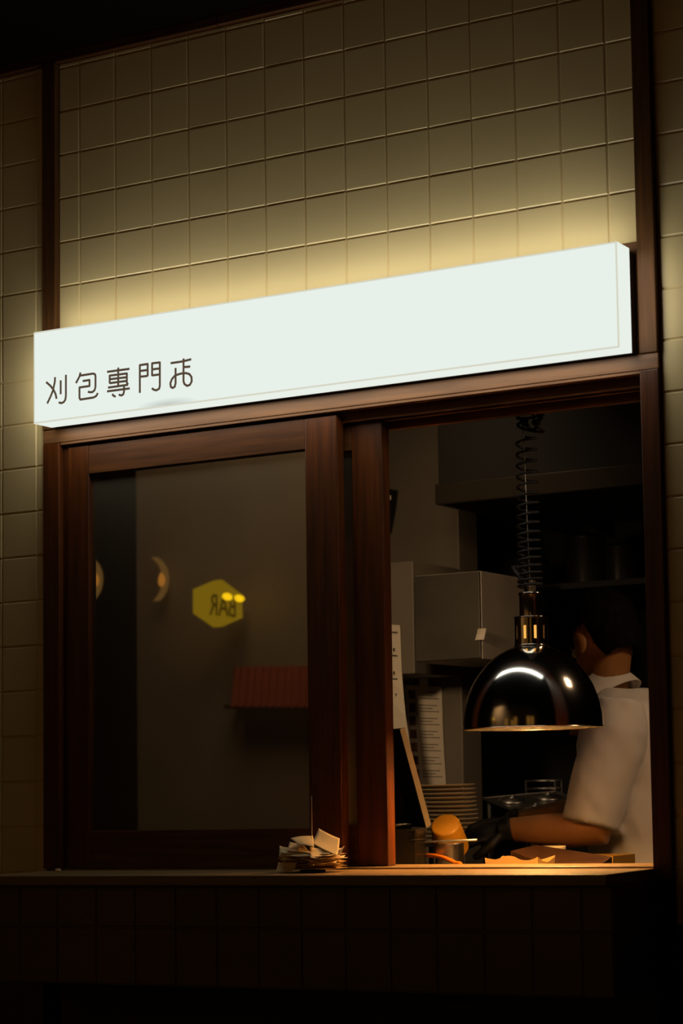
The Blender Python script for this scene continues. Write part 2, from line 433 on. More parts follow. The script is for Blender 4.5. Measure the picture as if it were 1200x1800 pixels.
def rib(bm, pts):
    for (x0, z0), (x1, z1) in zip(pts, pts[1:]):
        d = Vector((x1 - x0, z1 - z0)); L = d.length
        if L < 1e-6: continue
        n_ = Vector((-d.y, d.x)) / L * hw
        q = [(x0 + n_.x, z0 + n_.y), (x1 + n_.x, z1 + n_.y), (x1 - n_.x, z1 - n_.y), (x0 - n_.x, z0 - n_.y)]
        poly_prism(bm, [Vector((a, YF, c)) for a, c in q], (0, 0.0008, 0))
    for x, z in pts[1:-1]:
        poly_prism(bm, [Vector((x + hw * math.cos(k * PI / 6), YF, z + hw * math.sin(k * PI / 6))) for k in range(12)], (0, 0.0008, 0))
for lo, hi in ((0, 4), (4, 7), (7, 16), (16, 22), (22, 25)):
    bm = new_bm()
    for (ox, oy), pts in STROKES[lo:hi]:
        P = [at(ox + x / 10.909, oy + y / 10.909, YF) for x, y in pts]
        rib(bm, [(p.x, p.z) for p in P])
    wobj('lettering', bm, VINYL, sign)

# ------------------------------------------------------------------ kitchen shell
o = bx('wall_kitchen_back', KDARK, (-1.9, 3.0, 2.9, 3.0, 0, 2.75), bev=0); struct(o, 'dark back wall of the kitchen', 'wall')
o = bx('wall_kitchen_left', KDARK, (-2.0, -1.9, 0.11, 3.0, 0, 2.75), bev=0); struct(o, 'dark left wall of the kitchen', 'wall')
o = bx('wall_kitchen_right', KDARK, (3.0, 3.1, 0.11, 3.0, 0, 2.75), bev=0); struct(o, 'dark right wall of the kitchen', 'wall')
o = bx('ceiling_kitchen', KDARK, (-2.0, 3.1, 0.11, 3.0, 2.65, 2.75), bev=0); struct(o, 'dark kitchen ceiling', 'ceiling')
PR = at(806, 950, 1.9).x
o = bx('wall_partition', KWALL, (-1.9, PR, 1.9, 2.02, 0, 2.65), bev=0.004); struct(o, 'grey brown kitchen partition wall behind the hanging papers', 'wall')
# the street wall's inner leaf above and beside the opening keeps the kitchen closed
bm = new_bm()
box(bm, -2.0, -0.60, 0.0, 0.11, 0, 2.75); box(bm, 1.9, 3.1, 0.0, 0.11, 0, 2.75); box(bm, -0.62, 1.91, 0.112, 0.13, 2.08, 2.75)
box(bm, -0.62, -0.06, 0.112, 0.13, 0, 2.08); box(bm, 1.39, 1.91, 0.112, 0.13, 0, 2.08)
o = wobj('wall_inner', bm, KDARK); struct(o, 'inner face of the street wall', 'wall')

# counter
ct = thing('kitchen_counter', 'steel worktop just inside the window opening', 'counter', (0.7, 0.5, 0))
bx('worktop', STEEL_DARK, (-0.6, 1.75, 0.14, 0.76, 0.955, 0.99), ct, bev=0.003)
bx('cabinet_body', STEEL_DARK, (-0.58, 1.73, 0.16, 0.72, 0.0, 0.9545), ct)

# back counter carrying plates, tray and rack
bc = thing('back_counter', 'low dark steel bench behind the stacked plates', 'counter', (0.2, 1.4, 0))
bx('bench_top', STEEL_DARK, (-0.9, 0.56, 0.84, 1.72, 0.965, 1.0), bc, bev=0.003)
for x in (-0.85, 0.51):
    for y in (0.88, 1.68): bx('leg', STEEL_DARK, (x - .02, x + .02, y - .02, y + .02, 0, 0.9645), bc)

# hood
hd = thing('exhaust_hood', 'dark steel exhaust hood over the kitchen with a lighter lip', 'exhaust hood', (0.6, 1.9, 2.1))
hl = at(766, 870, 1.6).x
bm = new_bm(); box(bm, hl, 2.4, 1.615, 2.6, 2.145, 2.649, bev=0.003); wobj('canopy', bm, KDARK, hd)
bm = new_bm(); box(bm, hl - .004, 2.42, 1.6, 1.615, 2.094, 2.155, bev=0.003); wobj('front_lip', bm, HOOD, hd)
bx('side_lip', HOOD, (hl - .004, hl + .012, 1.6155, 2.6, 2.094, 2.1445), hd)

# wall cabinet
cb = thing('wall_cabinet', 'grey steel wall cabinet with the light on its right side coloured in behind the heat lamp', 'cabinet', (0.0, 1.7, 1.62))
CX1 = at(845, 1100, 1.55).x; cz0, cz1 = at(845, 1158, 1.55).z, at(845, 1003, 1.55).z
bx('cabinet_body', mat('lit_steel_side', (0.60, 0.51, 0.40), 0.5, 0.2, var=0.12, vscale=6), (-0.082, CX1, 1.556, 1.898, cz0, cz1), cb, bev=0.002)  # steel coloured paler for the kitchen light on the right side
bx('door', mat('shaded_cabinet_door', (0.085, 0.072, 0.05), 0.5, 0.4, var=0.2, vscale=5), (-0.080, CX1 - .001, 1.546, 1.5555, cz0 + .002, cz1 - .002), cb, bev=0.002)  # same steel coloured darker for the unlit front
bm = new_bm(); tube(bm, [at(879, 1124, 1.68) + Vector((.003, 0, 0)), at(879, 1105, 1.68) + Vector((.003, 0, 0))], 0.0022)
hp = at(878, 1115, 1.65)
bx('slot', BLACK, (CX1 - .0005, CX1 + .0006, 1.67, 1.675, 1.60, 1.64), cb, bev=0)
p = at(842, 1115, 1.54)
bm = new_bm()
g_ = [[bm.verts.new((p.x + .014 * (i - 1) + .004 * j, 1.543 - .004 * random.random() - .004 * (i == 1), p.z + .016 * (j - 1))) for j in range(3)] for i in range(3)]
for i in range(2):
    for j in range(2): bm.faces.new((g_[i][j], g_[i + 1][j], g_[i + 1][j + 1], g_[i][j + 1]))
tag(wobj('paper_note', bm, PAPER_W), 'crumpled pale paper scrap stuck on the corner of the steel wall cabinet', 'note')

# side panel of shelving left of the cabinet (pale strip beside the sash)
o = bx('wall_column', KWALL, (at(676, 1100, 1.62).x - .3, at(727, 1100, 1.62).x, 1.62, 1.899, 1.60, at(700, 988, 1.62).z), bev=0.003)
struct(o, 'boxed wall column beside the wall cabinet', 'wall')

# menu sheet taped to the partition
ym = 1.893
mt = thing('menu_sheet', 'white menu sheet with a column of food photos on the partition wall', 'poster', (at(747, 1290, ym)))
def sheet(bm, tl, tr, br, bl, n=8, curl=0.004):
    for i in range(n):
        for j in range(1):
            a0, a1 = i / n, (i + 1) / n
            def L(t): return tl.lerp(bl, t), tr.lerp(br, t)
            p0, p1 = L(a0); q0, q1 = L(a1)
            w = lambda t: Vector((0, -curl * math.sin(PI * t) ** 2, 0))
            quad(bm, (p0 + w(a0), p1 + w(a0), q1 + w(a1), q0 + w(a1)))
tl, tr, br, bl = at(711.5, 1204, ym), at(776, 1207, ym), at(784, 1385, ym), at(722, 1385, ym)
bm = new_bm(); sheet(bm, tl, tr, br, bl); wobj('paper', bm, PAPER_W, mt)
def on(u, v, d=0.0012):
    a = tl.lerp(tr, u); c = bl.lerp(br, u)
    return a.lerp(c, v) + Vector((0, -d - 0.004 * math.sin(PI * v) ** 2, 0))
for k in range(7):
    v0 = 0.05 + k * 0.128
    bm = new_bm(); quad(bm, (on(.09, v0), on(.27, v0), on(.27, v0 + .085), on(.09, v0 + .085))); wobj('food_photo', bm, PHOTO, mt)
bm = new_bm()
for k in range(7):
    for j, w in enumerate((.5, .38, .56)):
        v0 = 0.06 + k * 0.128 + j * .03
        quad(bm, (on(.36, v0), on(.36 + w, v0), on(.36 + w, v0 + .006), on(.36, v0 + .006)))
wobj('text_lines', bm, INK, mt)
bm = new_bm(); t0, t1, t2, t3 = at(737, 1184, ym - .003), at(752, 1184, ym - .003), at(752, 1218, ym - .003), at(737, 1218, ym - .003); quad(bm, (t0, t1, t2, t3))
wobj('tape', bm, PAPER_W, mt)

# order strip hanging near the sash
ys = 1.612
st = thing('order_strip', 'long pale paper strip with dark bars hanging beside the wooden sash', 'paper strip', at(698, 1290, ys))
bm = new_bm()
LE = [(672, 1097), (673, 1140), (675, 1180), (677, 1220), (679, 1260), (682, 1300), (684, 1330)]
RE = [(703, 1099), (704.5, 1140), (706, 1180), (709, 1220), (713, 1260), (719, 1300), (724, 1330)]
lv = [bm.verts.new(at(x, y, ys)) for i, (x, y) in enumerate(LE)]; rv = [bm.verts.new(at(x, y, ys - .006 * (i - 2) if i > 2 else ys)) for i, (x, y) in enumerate(RE)]
for i in range(len(LE) - 1): bm.faces.new((lv[i], rv[i], rv[i + 1], lv[i + 1]))
wobj('paper', bm, PAPER_W, st)
for y in (1111, 1152, 1193):
    bm = new_bm(); quad(bm, [at(x, yy, ys - .003) for x, yy in ((676, y - 1.6), (698.5, y - .4), (698.5, y + 2.0), (676, y + .8))]); wobj('printed_bar', bm, INK, st)
for x, y in ((692, 1142), (692, 1183), (696, 1222)):
    bm = new_bm(); quad(bm, [at(x + a, y + c, ys - .004) for a, c in ((-1.5, -3), (1.5, -3), (1.5, 3), (-1.5, 3))]); wobj('printed_mark', bm, INK, st)

# dark notice board at the sash edge
yb = 1.885
nb = thing('wall_notice', 'small black notice with a white mark high beside the sash', 'notice', at(690, 900, yb))
bm = new_bm(); poly_prism(bm, [at(x, y, yb) for x, y in ((670, 857), (697, 862), (694, 890), (686, 935), (670, 950))], (0, 0.008, 0)); wobj('panel', bm, BLACK, nb)
bm = new_bm(); poly_prism(bm, [at(x, y, yb - .001) for x, y in ((680, 870), (687.5, 871), (687, 879), (680, 879))], (0, 0.0009, 0)); wobj('white_mark', bm, PAPER_W, nb)

# ------------------------------------------------------------------ heat lamp
LP = at(937, 1280, 0.21); LX, LY, LZ = LP.x, LP.y, LP.z
lamp = thing('heat_lamp', 'polished dome heat lamp hanging on a coiled black cord over the ledge', 'heat lamp', (LX, LY, LZ))
k_ = 1.0
prof = [(.1445, 0), (.1448, .002), (.1430, .028), (.1395, .046), (.1335, .067), (.1245, .089), (.1120, .110), (.0960, .130), (.0770, .147), (.0580, .159), (.0400, .1665), (.0290, .169)]
bm = new_bm(); lathe(bm, prof, n=96)
inner = [(r - .0016, z) for r, z in prof]
lathe(bm, list(reversed([(r, z - .0004 if i else z) for i, (r, z) in enumerate(inner)])), n=96)
bmesh.ops.recalc_face_normals(bm, faces=bm.faces)
dome = obj('dome', bm, CHROME, lamp, True)
bm = new_bm(); bmesh.ops.create_cone  # rolled rim
pts = [(0.1452 + .0016 * math.cos(a), .0016 * math.sin(a)) for a in [k * PI / 4 for k in range(9)]]
lathe(bm, pts, n=96); obj('rim', bm, COPPER_CHROME, lamp, True)
# vented collar with real slots
z0, z1, zA, zB = .168, .2255, .183, .210
R = .0345; ns = 10
bm = new_bm()
def wallseg(a0, a1, za, zb, n=4):
    vs = []
    for k in range(n + 1):
        a = a0 + (a1 - a0) * k / n
        vs.append((bm.verts.new((R * math.cos(a), R * math.sin(a), za)), bm.verts.new((R * math.cos(a), R * math.sin(a), zb))))
    for k in range(n): bm.faces.new((vs[k][0], vs[k + 1][0], vs[k + 1][1], vs[k][1]))
sw = 0.16; off = -2.10
for k in range(ns):
    a = off + 2 * PI * k / ns
    wallseg(a - PI / ns, a + PI / ns, z0, zA, 8); wallseg(a - PI / ns, a + PI / ns, zB, z1, 8)
    wallseg(a - PI / ns, a - sw / 2, zA, zB); wallseg(a + sw / 2, a + PI / ns, zA, zB)
lathe(bm, [(R, z1), (.0352, z1 + .001), (.0352, z1 + .003), (R, z1 + .004), (.0240, z1 + .004)], n=64)
lathe(bm, [(.0300, z0 - .002), (.0360, z0), (.0360, z0 + .003), (R, z0 + .004)], n=64)
obj('collar', bm, COPPER_CHROME, lamp, True)
bm = new_bm(); lathe(bm, [(.0235, z1 + .003), (.0235, .274), (.0250, .275), (.0250, .2785), (.0235, .280), (.002, .2805)], n=48); obj('cap', bm, COPPER_CHROME, lamp, True)
bm = new_bm(); ball(bm, (0, 0, .103), (.035, .035, .037)); lathe(bm, [(.03, .113), (.022, .15), (.02, .165)], n=24); obj('bulb', bm, BULB, lamp, True)
bm = new_bm(); lathe(bm, [(.0235, .166), (.0235, .222)], n=32, close_top=True, close_bottom=True); obj('slot_glow', bm, SLOT_GLOW, lamp, True)  # glowing cylinder stands in for bulb light showing through the slots
# cord coil: starts bunched on the cap and thins upwards
bm = new_bm(); pts = []
ztop = at(925, 765, LY).z - LZ; zc0 = .292; turns = 17
lean = at(924, 760, LY).x - LX
N = turns * 26
for i in range(N + 1):
    t = i / N; a = 2 * PI * turns * t + 2.2
    z = zc0 + (ztop - zc0) * (t ** 1.28)
    rr = .0245 * (1 - .18 * t)
    pts.append((rr * math.cos(a) + lean * t, rr * math.sin(a), z))
tube(bm, pts, .0028, 8)
tube(bm, [(-.002, -.012, .280), (-.006, -.016, .300), (-.022, -.02, .322), (-.033, -.012, .333), (-.028, .0, .335), (-.018, .010, .325), (-.0165, .02, .300)], .0045, 8)
obj('coil_cord', bm, CORD, lamp, True)
# tangled cord end at the top
bm = new_bm(); q = []
for i in range(140):
    a = i * .33
    q.append((lean + .012 + .022 * math.sin(a * .43) + .012 * math.cos(a), .012 * math.sin(a * 1.3), ztop + .012 + .036 * (i / 140) + .012 * math.sin(a * .7)))
tube(bm, q, .0030, 6); tube(bm, [q[-1], (lean + .03, 0, ztop + .16), (lean + .03, 0, 2.649 - LZ)], .003, 6)
obj('cord_bundle', bm, CORD, lamp, True)
bm = new_bm()
hk = at(917, 715, LY); hx, hz = hk.x - LX, hk.z - LZ
tube(bm, [(.000, 0, .281), (hx + .001, 0, hz - .012)], .0011, 6)
tube(bm, [(.006, -.004, .278), (.006, -.004, .305), (.004, -.003, .310)], .0016, 6)
tube(bm, [(-.006, -.004, .278), (-.007, -.004, .300)], .0016, 6)
obj('suspension_wire', bm, WIRE, lamp, True)
bm = new_bm()
tube(bm, [(hx + .009 * math.cos(a) , 0, hz + .009 * math.sin(a) * 1.3) for a in [PI * (.15 - 1.35 * k / 12) for k in range(13)]] + [(hx - .004, 0, hz + .02), (hx - .001, 0, hz + .035), (hx - .001, 0, 2.649 - LZ)], .0016, 8)
obj('hook', bm, WIRE, lamp, True)

# ------------------------------------------------------------------ things just inside the window
TOP = 0.9905
# utensil box
b__ = at(730, 1500, .40)
cbx = thing('utensil_box', 'dark square utensil box with a steel corner beside the sash edge', 'box', ((b__.x - .06), .42, TOP))
zt = at(735, 1457, .40).z
bm = new_bm(); X1 = b__.x; X0 = X1 - .13
for d in ((X0, X1, .40, .405), (X0, X1, .441, .446), (X0, X0 + .006, .405, .441), (X1 - .006, X1, .405, .441)):
    box(bm, *d, TOP, zt, bev=0.0015)
box(bm, X0 + .006, X1 - .006, .405, .441, TOP, TOP + .005)
wobj('body', bm, mat('smoked_box', (0.022, 0.017, 0.010), 0.22, var=0.3), cbx)
for z in (zt - .003, zt - .024):
    bm = new_bm(); tube(bm, [(X1 - .012, .3985, z), (X1 + .0012, .3985, z), (X1 + .0012, .447, z)], .0014, 6)
    wobj('corner_clip', bm, STEEL, cbx)
bm = new_bm(); lathe(bm, [(.001, .004), (.018, .002), (.027, .009), (.0275, .011), (.018, .006), (.001, .0065)], c=(X1 - .055, .423, zt + .0005), n=32)
o = wobj('spoon_rest', bm, STEEL, None, True); tag(o, 'small shiny steel dish on the dark utensil box below the tablet', 'dish')

# tablet on a stand
Bp, Tp = at(757, 1452, .50), at(710.5, 1279, .50)
w_ = Vector((-.76, .65, 0)).normalized()
upv = Bp - Tp; Tp2 = Bp + Vector((-.043, -.050, .228)) 
Tq = at(710.5, 1279, Tp2.y)
up_ = (Tq - Bp); nrm = w_.cross(up_).normalized()
tb = thing('order_tablet', 'black order tablet with a cream edge tinted as lamplight leaning on its stand by the sash', 'tablet', (Bp.x - .05, .60, TOP))
bm = new_bm(); W_ = .25; th = .0125
poly_prism(bm, [Bp, Tq, Tq + w_ * W_, Bp + w_ * W_], -nrm * th if nrm.y > 0 else nrm * th); bmesh.ops.recalc_face_normals(bm, faces=bm.faces)
wobj('case', bm, BLACK, tb)
bm = new_bm(); ed = nrm if nrm.y < 0 else -nrm
poly_prism(bm, [Bp - w_ * .0004 - ed * .0005, Tq - w_ * .0004 - ed * .0005, Tq - w_ * .004 - ed * .0005, Bp - w_ * .004 - ed * .0005], ed * (th + .0005)); bmesh.ops.recalc_face_normals(bm, faces=bm.faces)
wobj('edge_band', bm, CREAM_EDGE, tb)
bm = new_bm(); quad(bm, [Bp + w_ * .012 + up_ * .05 - ed * .0005, Tq + w_ * .012 - up_ * .05 - ed * .0005, Tq + w_ * (W_ - .012) - up_ * .05 - ed * .0005, Bp + w_ * (W_ - .012) + up_ * .05 - ed * .0005])
wobj('screen', bm, mat('dark_screen', (0.02, 0.02, 0.022), 0.1), tb)
bm = new_bm(); mid = Bp + w_ * W_ * .5 + up_ * .12 + ed * (th + .004)
tube(bm, [mid + up_ * .3, mid, mid - Vector((0, 0, .1)), Vector((mid.x, mid.y, TOP + .008))], [(.02, .006)] * 4, 10)
wobj('stand_arm', bm, BLACK, tb)
bm = new_bm(); lathe(bm, [(.055, 0), (.055, .006), (.04, .010)], c=(mid.x, mid.y, TOP), n=32, close_top=True, close_bottom=True); wobj('stand_base', bm, BLACK, tb)

# steel canister, rod, yellow cup, orange hose
cp = at(790, 1500, .47)
cz = at(790, 1482, .47).z
cn = thing('steel_canister', 'steel canister below the tipped yellow cup', 'canister', (cp.x, .47, TOP))
bm = new_bm(); lathe(bm, [(.001, .001), (.031, .001), (.032, .003), (.032, cz - TOP - .003), (.0335, cz - TOP), (.031, cz - TOP - .002), (.030, .006), (.001, .006)], c=(cp.x, .47, TOP), n=48); wobj('body', bm, STEEL, cn, True)
r0, r1 = at(742, 1481, .44), at(838, 1476.5, .44)
bm = new_bm(); tube(bm, [r0, r0.lerp(r1, .5) + Vector((0, 0, .001)), r1], [.0026, .0024, .0028], 8)
o = wobj('tongs', bm, mat('pale_steel', (0.75, 0.72, 0.68), 0.35, 0.7), None, True); tag(o, 'thin pale steel tongs lying across the canister under the yellow cup', 'tongs')
ax = Vector((.20, -.62, .62)).normalized()
cc = at(786, 1463, .50)
bm = new_bm(); Mr = ax.to_track_quat('Z', 'Y').to_matrix()
lathe(bm, [(.001, -.055), (.040, -.055), (.0405, -.05), (.0335, .022), (.0315, .026), (.028, .0275), (.001, .0268)], c=cc, n=48, M=Mr)
o = wobj('cup', bm, YELLOW, None, True); tag(o, 'yellow plastic cup tipped upside down on the steel canister', 'cup')
hp = [at(x, y, Y) for x, y, Y in ((750, 1503.3, .455), (765, 1504.5, .425), (783, 1509, .40), (800, 1517, .39), (812, 1526, .38))]
hp.append(Vector((hp[-1].x + .02, .37, TOP + .0075))); hp.append(Vector((hp[-1].x + .05, .36, TOP + .0062)))
bm = new_bm()
def smooth_path(p, n=6):
    out = []
    for i in range(len(p) - 1):
        p0, p1, p2, p3 = p[max(i - 1, 0)], p[i], p[i + 1], p[min(i + 2, len(p) - 1)]
        for k in range(n):
            t = k / n
            out.append(.5 * ((2 * p1) + (p2 - p0) * t + (2 * p0 - 5 * p1 + 4 * p2 - p3) * t * t + (3 * p1 - p0 - 3 * p2 + p3) * t ** 3))
    out.append(p[-1]); return out
tube(bm, smooth_path(hp), .0048, 10)
o = wobj('rubber_hose', bm, ORANGE, None, True); tag(o, 'orange rubber hose arching behind the ledge beside the canister', 'hose')

# plates on a riser
PY_ = .97
pp = at(783, 1430, PY_)
base_z = at(783, 1482, PY_).z
rs = thing('plate_riser', 'low steel riser under the stack of plates', 'riser', (pp.x, PY_, 1.0))
bx('riser_top', STEEL_DARK, (pp.x - .10, pp.x + .09, PY_ - .09, PY_ + .09, base_z - .006, base_z), rs)
for x in (-.095, .085):
    for y in (-.085, .085): bx('leg', STEEL_DARK, (pp.x + x - .005, pp.x + x + .005, PY_ + y - .005, PY_ + y + .005, 1.0003, base_z - .0062), rs)
PR_ = .080
def plate_bm():
    bm = new_bm()
    lathe(bm, [(.001, .0), (.042, .0), (.045, .0012), (.060, .0035), (PR_, .0068), (PR_ + .0008, .0082), (PR_, .0092), (.06, .0062), (.044, .0034), (.001, .0032)], n=64)
    return bm
top_z = at(783, 1379, PY_).z
npl = 14; dz = (top_z - .0092 - base_z) / (npl - 1)
me = None
bm = plate_bm(); me = bpy.data.meshes.new('plate'); bm.to_mesh(me); bm.free()
for k in range(npl):
    f = k / (npl - 1)
    o = obj_me('plate', me, CERAMIC if k == 0 else None, None, True)
    o.location = (pp.x + .004 - .008 * f * f + random.uniform(-.0012, .0012), PY_ + random.uniform(-.001, .001), base_z + .0005 + k * dz)
    o.rotation_euler = (0, 0, random.random() * 6)
    lb = 'cream ceramic plate within the stack beside the tablet'
    if k == npl - 1: lb = 'cream ceramic plate on top of the stack beside the tablet'
    if k == 0: lb = 'cream ceramic plate at the bottom of the stack, behind the yellow cup'
    tag(o, lb, 'plate', 'stacked plates behind the tablet')

# kraft food tray
k0, k1 = at(853, 1520, .37), at(945, 1520, .37)
kt = thing('paper_food_tray', 'brown kraft paper food tray with a scooped rim on the ledge inside', 'food tray', ((k0.x + k1.x) / 2, .41, TOP))
bm = new_bm()
zA_ = at(853, 1507, .37).z; n = 16; outr = []
def rimz(u, edge):
    if edge == 0: return zA_ - .001 - .006 * math.sin(PI * min(1, max(0, (u - .55) / .45))) - .004 * math.sin(PI * min(1, u / .4)) + .004 * math.sin(PI * min(1, max(0, (u - .2) / .45)))
    return zA_ - .012 * math.sin(PI * u)
loop_t, loop_b = [], []
X0, X1, Y0, Y1 = k0.x, k1.x, .37, .450
for e2, (pa, pb) in enumerate((((X0, Y0), (X1, Y0)), ((X1, Y0), (X1, Y1)), ((X1, Y1), (X0, Y1)), ((X0, Y1), (X0, Y0)))):
    for k in range(n):
        u = k / n; x = pa[0] + (pb[0] - pa[0]) * u; y = pa[1] + (pb[1] - pa[1]) * u
        cx_, cy_ = (X0 + X1) / 2, (Y0 + Y1) / 2
        loop_t.append(bm.verts.new((x, y, rimz(u, e2)))); loop_b.append(bm.verts.new((cx_ + (x - cx_) * .86, cy_ + (y - cy_) * .86, TOP + .0015)))
Ln = len(loop_t)
for k in range(Ln): bm.faces.new((loop_b[k], loop_b[(k + 1) % Ln], loop_t[(k + 1) % Ln], loop_t[k]))
bm.faces.new(loop_b)
o = wobj('carton', bm, KRAFT, kt); md = o.modifiers.new('t', 'SOLIDIFY'); md.thickness = .0012; md.offset = 1

# wooden board, dish, steel cup and yellow tray in front of the cook
zb = at(950, 1500, .45).z
bp_ = [at(x, y, Y) for x, y, Y in ((897, 1496, .42), (944, 1484, .60), (1008, 1505, .55), (1016, 1524, .30), (947, 1513, .30))]
zz = 1.082
bm = new_bm(); hull = [at(897, 1496, .50), at(942, 1485, .61), at(1075, 1506, .57), at(1040, 1532, .46), at(950, 1516, .47)]
poly_prism(bm, [Vector((p.x, p.y, p.z)) for p in hull], (0, 0, -.018)); bmesh.ops.recalc_face_normals(bm, faces=bm.faces)
o = wobj('cutting_board', bm, WOOD_BOARD); tag(o, 'red brown wooden board propped below the cook\'s forearm', 'board')
dp = at(966, 1487, .655)
bm = new_bm(); lathe(bm, [(.001, TOP + .0005), (.026, TOP + .0005), (.030, TOP + .006), (.0365, dp.z - .004), (.0372, dp.z), (.035, dp.z - .003), (.028, TOP + .012), (.001, TOP + .01)], c=(dp.x, .655, 0), n=40)
o = wobj('sauce_pot', bm, CERAMIC, None, True); tag(o, 'cream sauce pot behind the wooden board under the forearm', 'pot')
yp0, yp1 = at(1004, 1505, .60), at(1062, 1505, .60)
ty = thing('yellow_tray', 'shallow yellow tray at the right below the cook\'s elbow', 'tray', ((yp0.x + yp1.x) / 2, .66, TOP))
bm = new_bm(); x0, x1, y0, y1 = yp0.x, yp1.x + .02, .60, .72; zt_ = yp0.z
for d in ((x0, x1, y0, y0 + .004), (x0, x1, y1 - .004, y1), (x0, x0 + .004, y0 + .004, y1 - .004), (x1 - .004, x1, y0 + .004, y1 - .004)): box(bm, *d, TOP, zt_, bev=.001)
box(bm, x0 + .004, x1 - .004, y0 + .004, y1 - .004, TOP, TOP + .06)
wobj('shell', bm, TRAYY, ty)
cq = at(1014, 1500, .66)
bm = new_bm(); lathe(bm, [(.001, 0), (.017, 0), (.021, .05), (.0222, .0515), (.0205, .05), (.016, .002), (.001, .002)], c=(cq.x + .005, .66, TOP + .0605), n=32)
o = wobj('sauce_cup', bm, STEEL, None, True); tag(o, 'small steel sauce cup standing in the yellow tray', 'cup')

# tilted metal pan with lids on the back bench, and a wire stand
t1, t2 = at(847, 1403, 1.40), at(932, 1437, 1.27)
dir1 = (t2 - t1); side_ = Vector((.62, .70, .055)).normalized() * .22
pn = thing('steel_pan', 'tilted shallow steel pan of round lids behind the forearms', 'pan', (t1.x + .1, 1.38, 1.0))
bm = new_bm(); q = [t1, t2, t2 + side_, t1 + side_]
nv = dir1.cross(side_).normalized(); nv = nv if nv.z > 0 else -nv
poly_prism(bm, q, -nv * .004); bmesh.ops.recalc_face_normals(bm, faces=bm.faces); wobj('pan_base', bm, STEEL, pn)
bm = new_bm()
for pa, pb in zip(q, q[1:] + q[:1]): tube(bm, [pa, pb], .003, 6)
wobj('pan_rim', bm, STEEL, pn)
for cpt in q:
    bm = new_bm(); tube(bm, [cpt.lerp(sum(q, Vector()) / 4, .12) - nv * .004, Vector((cpt.lerp(sum(q, Vector()) / 4, .12).x, cpt.lerp(sum(q, Vector()) / 4, .12).y, 1.0005))], .006, 8)
    wobj('support', bm, STEEL_DARK, pn)
Mt = nv.to_track_quat('Z', 'Y').to_matrix()
for k, (u, v) in enumerate(((.25, .25), (.25, .73), (.68, .28), (.70, .74))):
    c = t1 + dir1 * u + side_ * v + nv * .0008
    bm = new_bm(); lathe(bm, [(.040, 0), (.041, .002), (.036, .006), (.02, .010), (.006, .0115), (.006, .016), (.001, .017)], c=c, n=36, M=Mt, close_bottom=True)
    o = wobj('pot_lid', bm, STEEL, None, True)
    tag(o, 'round steel lid on the tilted pan, ' + ('lower left one', 'upper left one', 'one nearest the forearm', 'one at the back right')[k], 'lid', 'steel lids on the tilted pan')
ws = thing('wire_stand', 'thin steel stand with a round top behind the cook\'s arm', 'stand', (at(962, 1385, 1.6).x, 1.6, 1.0))
wx = at(962, 1372, 1.6); bm = new_bm()
for z in (wx.z, wx.z - .022):
    tube(bm, [(wx.x + .062 * math.cos(a), 1.6 + .062 * math.sin(a), z) for a in [2 * PI * k / 32 for k in range(33)]], .003, 6)
wobj('ring', bm, STEEL, ws)
for k in range(3):
    a = -.4 + k * 2.09; bm = new_bm()
    tube(bm, [(wx.x + .062 * math.cos(a), 1.6 + .062 * math.sin(a), wx.z), (wx.x + .062 * math.cos(a), 1.6 + .062 * math.sin(a), 1.0005)], .003, 6); wobj('leg', bm, STEEL, ws)

# dark shelf with pots at the back
sh = thing('back_shelf', 'dark steel shelf under the hood at the back of the kitchen', 'shelf', (0.5, 2.3, 1.85))
sz = at(950, 1040, 2.3).z
bx('shelf_board', KDARK, (-0.1, 1.3, 2.1, 2.899, sz - .02, sz), sh)
def pot(name, x, y, r, h, label, cat, m=mat('blackened_steel', (0.035, 0.03, 0.025), 0.35, 0.5)):
    t = thing(name, label, cat, (x, y, sz + .0005)); bm = new_bm()
    lathe(bm, [(.001, 0), (r * .96, 0), (r, .006), (r, h), (r * 1.05, h + .003), (r * .97, h), (r * .95, .006), (.001, .005)], n=40); obj('body', bm, m, t, True)
    bm = new_bm(); lathe(bm, [(r * 1.03, h + .0035), (r * .8, h + .014), (r * .2, h + .02), (r * .12, h + .03), (r * .14, h + .045), (.001, h + .048)], n=32); obj('lid', bm, m, t, True)
pot('stock_pot', at(925, 1000, 2.3).x, 2.3, .075, .10, 'dark steel lidded pot beside the coiled cord', 'pot')
pot('cooking_pot', at(1030, 1000, 2.3).x, 2.3, .065, .16, 'tall dark lidded pot above the cook\'s head', 'pot')
pot('storage_jar', at(1090, 1000, 2.3).x, 2.3, .05, .12, 'dark jar on the back shelf nearest the right jamb', 'jar')

# ------------------------------------------------------------------ the cook
pr = thing('person', 'cook in a white short sleeved shirt and black gloves, head bent, working', 'person', (0.95, 1.05, 0))
S_L, S_R = Vector((.895, .850, 1.418)), Vector((.86, 1.235, 1.42))
E_L, E_R = at(1050, 1468, .80) + Vector((0, 0, .012)), Vector((.70, 1.20, 1.20))
W_L = at(893, 1458, .76); W_R = at(905, 1447, .90)
HC = at(1058, 1122, 1.05)                       # middle of the skull
NB = Vector((.757, 1.055, 1.445))
tilt = Matrix.Rotation(math.radians(28), 3, 'Y') # head bends forward
def hd_pt(x, y, z):
    """head frame: x forward, y to the person's right, z up"""
    v = Vector((x, y, z)); v = Matrix.Rotation(math.radians(-28), 3, 'Y').inverted() @ v
    # person faces -X, turned a little away from the window
    yaw = math.radians(180 - 26)
    c_, s_ = math.cos(yaw), math.sin(yaw)
    return HC + Vector((v.x * c_ + v.y * s_, v.x * s_ - v.y * c_, v.z))
HM = Matrix([[0] * 3] * 3)
